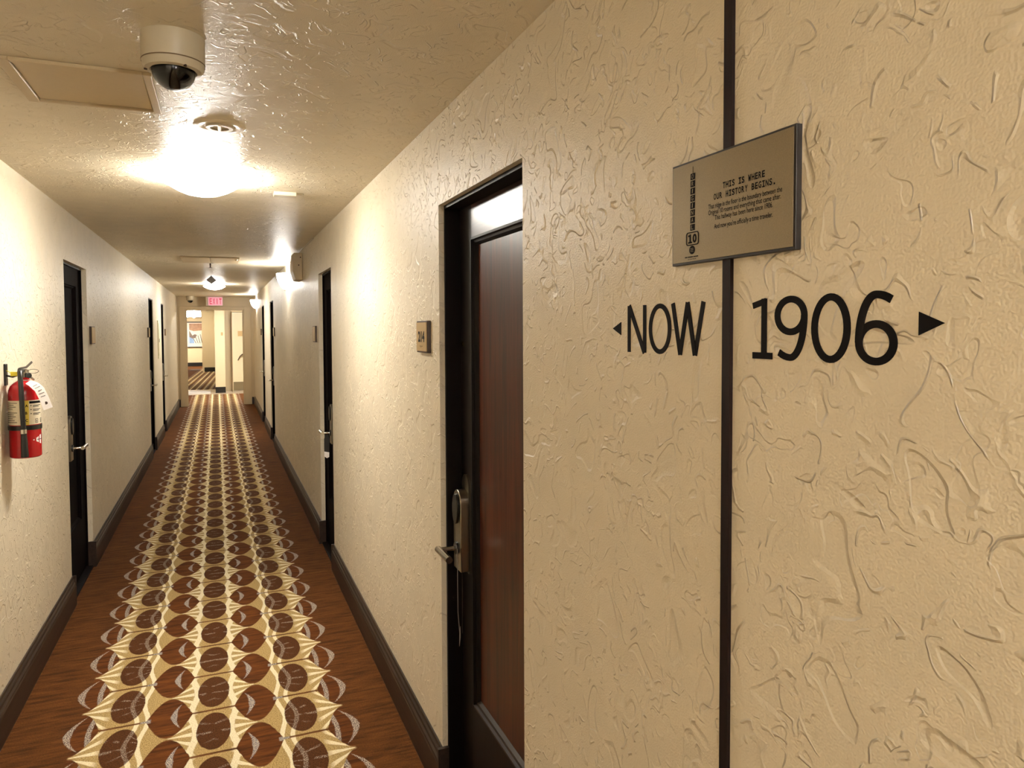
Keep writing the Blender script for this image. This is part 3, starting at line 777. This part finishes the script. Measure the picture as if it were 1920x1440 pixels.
# ------------------------------------------------------------------ plaque
pq = thing('wall_plaque', (XR, .87, 1.83), 'bronze history plaque with dark edge over the dark strip', 'plaque')
PY0, PY1, PZ0, PZ1 = .731, 1.005, 1.752, 1.914
XF = XR-.0095
MB().box(XR+.002, XF, PY0, PY1, PZ0, PZ1).build('backing', M_PQEDGE, pq, bevel=.0008)
MB().box(XF, XF-.0012, PY0+.004, PY1-.0035, PZ0+.004, PZ1-.0035).build('face', M_BRONZE, pq)
XT = XF-.0016
def mono(line, y0, y1, z0, h, name='heading'):
    n = len(line); adv = (y0-y1)/n; q = MB()
    for i, chx in enumerate(line):
        if chx == ' ': continue
        yy = y0-i*adv
        if chx == '.':
            q.prism([(XT, yy-adv*.3, z0), (XT, yy-adv*.6, z0), (XT, yy-adv*.6, z0+h*.25), (XT, yy-adv*.3, z0+h*.25)], (.0003, 0, 0))
        elif chx == 'W':
            for quad in (((.04, 1), (.20, 1), (.34, 0), (.18, 0)), ((.18, 0), (.32, 0), (.50, .72), (.38, .72)), ((.38, .72), (.50, .72), (.70, 0), (.56, 0)), ((.54, 0), (.70, 0), (.84, 1), (.68, 1))):
                q.prism([(XT, yy-adv*a, z0+h*c) for a, c in quad], (.0003, 0, 0))
        elif chx == 'I':
            for (a, b, c, d) in ((.12, .82, 0, .17), (.12, .82, .83, 1), (.36, .58, 0, 1)):
                q.prism([(XT, yy-adv*a, z0+h*c), (XT, yy-adv*b, z0+h*c), (XT, yy-adv*b, z0+h*d), (XT, yy-adv*a, z0+h*d)], (.0003, 0, 0))
        else: text_into(q, chx, (XT, yy-adv*.08, z0), FR_R, adv*.80, h, 0.0 if chx == 'W' else .026)
    return q.build(name, M_INK, pq)
mono('THIS IS WHERE', .876, .786, 1.8560, .0092)
mono('OUR HISTORY BEGINS.', .897, .765, 1.8425, .0092)
def body(line, y0, y1, zbase, hx):
    q = MB(); v, f = font_mesh(line, .006)
    x0 = min(p.x for p in v); x1 = max(p.x for p in v); sx = (y0-y1)/(x1-x0); sy = hx
    q.add([(XT, y0-(p.x-x0)*sx, zbase+p.y*sy) for p in v], f)
    return q.build('lettering', M_INK, pq)
body('That ridge in the floor is the boundary between the', .909, .754, 1.8305, .0103)
body('Original 10 rooms and everything that came after.', .909, .756, 1.8215, .0103)
body('This hallway has been here since 1906.', .894, .771, 1.8125, .0103)
body('And now you\u2019re officially a time traveler.', .895, .771, 1.7995, .0103)
# vertical tile sign
MB().prism([(XT, .9487, 1.893), (XT, .9480, 1.893), (XT, .9480, 1.9035), (XT, .9487, 1.9035)], (.0003, 0, 0)).build('mast', M_INK, pq)
for i, chx in enumerate('ORIGINAL'):
    zt = 1.8928-i*.0113; zb = zt-.0097
    tl = MB().prism([(XT, .9545, zb), (XT, .9432, zb), (XT, .9428, zt), (XT, .9541, zt)], (.0004, 0, 0)).build('letter_tile', M_INK, pq)
    q = MB(); wd = .0018 if chx == 'I' else .0052
    text_into(q, chx, (XT-.0003, .9486+wd/2+.0006, zb+.0016), FR_R, wd, .0066, .0, .12)
    q.build('letter', M_BRONZE, tl)
def rrect(y0, y1, z0, z1, r, n=6):
    pts = []
    for (cy, cz, a0) in ((y1-r, z1-r, 0), (y0+r, z1-r, 90), (y0+r, z0+r, 180), (y1-r, z0+r, 270)):
        pts += [(cy+r*math.cos(math.radians(a0+90*i/n)), cz+r*math.sin(math.radians(a0+90*i/n))) for i in range(n+1)]
    return pts
q = MB(); stroke(q, rrect(.9335, .9640, 1.7815, 1.8010, .004), .0014, True, x=XT+.0008); q.build('badge', M_INK, pq)
q = MB(); text_into(q, '0', (XT, .9482, 1.7842), FR_R, .0105, .0140, .05)
for (a, b, c, d) in ((.9597, .9497, 1.7842, 1.7866), (.9565, .9527, 1.7842, 1.7982), (.9595, .9565, 1.7946, 1.7972)):
    q.prism([(XT, a, c), (XT, b, c), (XT, b, d), (XT, a, d)], (.0003, 0, 0))
q.build('badge_number', M_INK, pq)
q = MB(); q.prism([(XT, y_, z_) for y_, z_ in ell(.9495, 1.7735, .0072, .0066, n=24)], (.0004, 0, 0)); em = q.build('emblem', M_INK, pq)
q = MB()
for k in range(3): q.prism([(XT-.0004, .9535, 1.7708+k*.0024), (XT-.0004, .9455, 1.7708+k*.0024), (XT-.0004, .9455, 1.7714+k*.0024), (XT-.0004, .9535, 1.7714+k*.0024)], (.0002, 0, 0))
q.build('emblem_line', M_BRONZE, em)
q = MB(); yy = .968
for wd in (.006, .013, .012):
    q.prism([(XT, yy, 1.7620), (XT, yy-wd, 1.7620), (XT, yy-wd, 1.7636), (XT, yy, 1.7636)], (.0003, 0, 0)); yy -= wd+.0015
q.build('caption', M_INK, pq)
q = MB(); text_into(q, 'OF LAS VEGAS', (XT, .960, 1.7583), FR_R, .021, .0020, .02); q.build('caption', M_INK, pq)

# ------------------------------------------------------------------ fire extinguisher
AX, AY = XL+.067, 3.640
RC = .0585
fe = thing('fire_extinguisher', (AX, AY, 1.12), 'red fire extinguisher with black hose and white tag hung on the wall', 'fire extinguisher')
nv_ = Vector((.21, -.977, 0)).normalized(); rv_ = Vector((.977, .21, 0)).normalized()
def pc(phi, z, r):      # point on a cylinder around the bottle; phi from the viewer-facing side
    a = math.radians(phi); return Vector((AX, AY, 0)) + (nv_*math.cos(a)+rv_*math.sin(a))*r + Vector((0, 0, z))
MB().lathe([(0, 1.120), (RC*.90, 1.120), (RC*.985, 1.124), (RC, 1.130), (RC, 1.392), (RC*.97, 1.408), (RC*.86, 1.425), (RC*.66, 1.438), (RC*.44, 1.446), (RC*.36, 1.452), (RC*.34, 1.462), (0, 1.462)], (AX, AY, 0), 48).build('cylinder', M_RED, fe, smooth=True)
def patch(p0, p1, z0, z1, r, mat, name, par=fe, n=14):
    return MB().grid(lambda a, b: pc(p0+(p1-p0)*a, z0+(z1-z0)*b, r), n, 1).build(name, mat, par, smooth=True, fix=False)
lab = patch(-120, -3, 1.262, 1.366, RC+.0006, M_LABEL, 'instruction_label')
q = MB()
for k in range(11):
    z_ = 1.355-k*.0082
    if k in (4,): continue
    e_ = -26 - (k*37 % 23)
    q.grid(lambda a, b: pc(-100+(e_+100)*a, z_+.0022*b, RC+.0010), 8, 1)
q.build('printed_line', M_INK, lab, fix=False)
yl_ = patch(-3, 14, 1.262, 1.366, RC+.0007, M_YEL, 'class_strip')
for i, chx in enumerate('ABC'):
    q = MB(); v, f = font_mesh(chx, .03); x0 = min(p.x for p in v)
    z_ = 1.338-i*.031
    q.add([pc(1.5+(p.x-x0)*.0135/RC*57.3, z_+p.y*.0155, RC+.0011) for p in v], f); q.build('letter', M_INK, yl_, fix=False)
rl_ = patch(14, 118, 1.262, 1.366, RC+.0006, M_LABEL, 'operation_label')
patch(16, 118, 1.352, 1.362, RC+.0010, M_INK, 'header_bar', rl_)
for k, z_ in enumerate((1.342, 1.325, 1.308)):
    q = MB(); q.grid(lambda a, b: pc(29+40*a, z_+.0026*b, RC+.0010), 6, 1); q.grid(lambda a, b: pc(29+28*a, z_-.005+.0022*b, RC+.0010), 6, 1)
    q.grid(lambda a, b: pc(20+4*a, z_-.001+.004*b, RC+.0010), 2, 1); q.build('printed_line', M_INK, rl_, fix=False)
for p0 in (38, 64):
    q = MB()
    for (a0, a1, b0, b1) in ((0, 13, 0, .002), (0, 13, .016, .018), (0, 2, 0, .018), (11, 13, 0, .018), (5, 8, .004, .012)):
        q.grid(lambda a, b: pc(p0+a0+(a1-a0)*a, 1.268+b0+(b1-b0)*b, RC+.0010), 2, 1)
    q.build('pictogram', M_INK, rl_, fix=False)
MB().lathe([(RC, 1.240), (RC+.003, 1.240), (RC+.0035, 1.250), (RC+.003, 1.259), (RC, 1.259)], (AX, AY, 0), 48).build('strap', M_BLACK, fe, smooth=True)
q = MB(); c0, zc_ = 66, 1.196
q.add([pc(c0-40, zc_, RC+.0007), pc(c0-20, zc_+.010, RC+.0007), pc(c0, zc_+.020, RC+.0007), pc(c0+30, zc_, RC+.0007), pc(c0, zc_-.020, RC+.0007), pc(c0-20, zc_-.010, RC+.0007)], [(0, 1, 5), (1, 2, 4, 5), (2, 3, 4)])
dl = q.build('diamond_label', M_PAPER, fe, fix=False)
q = MB(); q.grid(lambda a, b: pc(44+34*a, 1.1945+.003*b, RC+.0011), 6, 1); q.build('printed_line', M_INK, dl, fix=False)
MB().lathe([(.020, 1.446), (.024, 1.447), (.024, 1.451), (.020, 1.452)], (AX, AY, 0), 24).build('collar', M_PAPER, fe, smooth=True)
vb = MB().lathe([(0, 1.46), (.015, 1.46), (.015, 1.476), (.019, 1.478), (.019, 1.494), (.012, 1.497), (0, 1.497)], (AX, AY, 0), 20)
vb.build('valve', M_CHROME, fe, smooth=True)
L = lambda r_, n_, z_: Vector((AX, AY, 0)) + rv_*r_ + nv_*n_ + Vector((0, 0, z_))
MB().tube([L(-.004, .012, 1.489), L(-.012, .036, 1.496), L(-.013, .055, 1.486), L(-.012, .066, 1.455), L(-.010, .0705, 1.40), L(-.008, .0705, 1.30), L(-.006, .0705, 1.245)], [.0095]*7, 14).build('hose', M_BLACK, fe, smooth=True)
MB().tube([L(-.006, .0705, 1.246), L(-.006, .0705, 1.228)], .0125, 14).build('hose_clamp', M_CHROME, fe, smooth=True)
MB().tube([L(-.006, .0705, 1.229), L(-.005, .0705, 1.19), L(-.004, .071, 1.128)], [.0105, .0125, .0140], 14).build('nozzle', M_BLACK, fe, smooth=True)
MB().prism([L(-.010, .010, 1.497), L(.012, .010, 1.500), L(.034, .010, 1.524), L(.030, .010, 1.532), L(.008, .010, 1.509), L(-.012, .010, 1.505)], nv_*-.020).build('squeeze_lever', M_GREY, fe, bevel=.002)
MB().prism([L(-.010, .009, 1.484), L(.024, .009, 1.468), L(.040, .009, 1.452), L(.036, .009, 1.446), L(.018, .009, 1.460), L(-.010, .009, 1.476)], nv_*-.018).build('carry_handle', M_CHROME, fe, bevel=.002)
MB().tube([L(.034+.020*math.cos(t), .012+.012*math.sin(t), 1.487+.009*math.sin(t)) for t in [2*PI*i/24 for i in range(24)]], .0012, 6, True).build('pull_ring', M_STEEL, fe)
MB().tube([L(-.012, .0, 1.487), L(.016, .006, 1.487)], .0022, 6).build('pin', M_STEEL, fe)
MB().tube([L(.018, .014, 1.470), L(.018, .024, 1.470)], .011, 16).build('gauge', M_BLACK, fe, smooth=True)
def tagfn(a, b):
    cx = [.014, .034, .054, .070, .084]; cz = [1.444, 1.434, 1.412, 1.372, 1.326]
    k = b*4; i = min(int(k), 3); f = k-i
    x_ = cx[i]*(1-f)+cx[i+1]*f; z_ = cz[i]*(1-f)+cz[i+1]*f
    ang = -.9+.45*min(1, b*1.5)
    wd = .035*(.6+.4*min(1, b*3))
    return L(x_+(a-.5)*wd*math.cos(ang*.7), (.052+.010*math.sin(b*2.6))-(a-.5)*.016, z_-(a-.5)*wd*math.sin(ang*.7))
tg = MB().grid(tagfn, 3, 10).build('inspection_tag', M_PAPER, fe, smooth=True)
q = MB()
for b0, w_ in ((.30, .5), (.40, .6), (.52, .4), (.60, .6), (.68, .5)):
    q.grid(lambda a, b: Vector(tagfn(.5-w_/2+w_*a, b0+.022*b)) + nv_*.0012, 3, 1)
q.build('printed_line', M_GREY, tg, fix=False)
q = MB(); cc = Vector(tagfn(.5, .86)) + nv_*.0014
q.add([cc] + [cc+rv_*.0065*math.cos(2*PI*i/14)+Vector((0, 0, .0065*math.sin(2*PI*i/14))) for i in range(14)], [(0, 1+i, 1+(i+1) % 14) for i in range(14)])
q.build('tag_emblem', M_SIGNEDGE, tg, fix=False)
# seal and wall bracket
MB().prism([L(-.046, .028, 1.470), L(-.022, .028, 1.470), L(-.022, .028, 1.487), L(-.046, .028, 1.489)], nv_*.004).build('seal_tag', M_YTAG, fe, bevel=.0015)
MB().tube([L(-.060, .02, 1.494), L(-.046, .03, 1.484), L(-.02, .03, 1.478), L(-.008, .016, 1.480)], .0012, 5).build('seal_tie', M_YTAG, fe)
fe.location.z -= .009
br = tag(MB().box(XL, XL+.007, AY-.022, AY+.014, 1.42, 1.512).build('extinguisher_bracket', M_BLACK, bevel=.002), 'black metal wall bracket behind the red extinguisher', 'bracket')
q = MB(); q.tube([(XL+.006, AY-.012, 1.462), (XL+.030, AY-.010, 1.456), (XL+.044, AY-.006, 1.462)], .0042, 8); o_ = q.build('hook', M_BLACK, None); o_.parent = br

# ------------------------------------------------------------------ far picture and mats
pf = thing('framed_picture', (-1.0, 36.28, 1.45), 'large framed picture in brown, white and blue on the far wall', 'picture')
fx0, fx1, fz0, fz1 = -1.455, -.70, .86, 2.055; yf = 36.28
for b_ in ((fx0, fx0+.045, fz0, fz1), (fx1-.045, fx1, fz0, fz1), (fx0+.045, fx1-.045, fz0, fz0+.045), (fx0+.045, fx1-.045, fz1-.045, fz1)):
    MB().box(b_[0], b_[1], yf-.03, yf+.02, b_[2], b_[3]).build('frame_strip', M_BLACKM, pf)
MB().box(fx0+.045, fx1-.045, yf-.005, yf+.02, fz0+.045, fz1-.045).build('mat_board', M_PAPER, pf)
M_ART1 = plain('art_brown', (176, 142, 122), .7, grain=.25, gs=9); M_ART2 = plain('art_grey', (128, 112, 108), .7, grain=.3, gs=14)
M_ART3 = plain('art_blue', (142, 174, 222), .7, grain=.15, gs=10); M_ART4 = plain('art_white', (244, 238, 228), .7)
art = MB().box(-1.31, -.745, yf-.008, yf-.005, 1.06, 1.97).build('print', M_ART4, pf)
pr = lambda pts, m_, nm: MB().prism([(a, yf-.009, b) for a, b in pts], (0, .001, 0)).build(nm, m_, art)
pr([(-1.31, 1.68), (-1.12, 1.62), (-.745, 1.66), (-.745, 1.97), (-1.31, 1.97)], M_ART1, 'sky_area')
pr([(-1.31, 1.36), (-1.20, 1.28), (-1.06, 1.30), (-.98, 1.44), (-1.08, 1.48), (-1.18, 1.42), (-1.31, 1.66)], M_ART2, 'grey_area')
pr([(-1.31, 1.06), (-1.10, 1.06), (-1.12, 1.25), (-1.31, 1.36)], M_ART3, 'blue_area')
for k in range(4):
    a = -1.04+k*.085; pr([(a, 1.06), (a+.025, 1.06), (a-.10+.08*k*.2, 1.30+k*.06), (a-.12+.08*k*.2, 1.30+k*.06)], M_INK, 'dark_bar')
tag(MB().box(-1.18, -.80, 32.2, 33.3, .003, .012).build('floor_mat', M_MAT, bevel=.004), 'small dark mat on the floor below the framed picture', 'mat')
tag(MB().box(-.86, -.26, 20.35, 21.35, .003, .010).build('door_mat', M_PAPER, bevel=.003), 'white mat lying on the pale marble strip', 'mat')
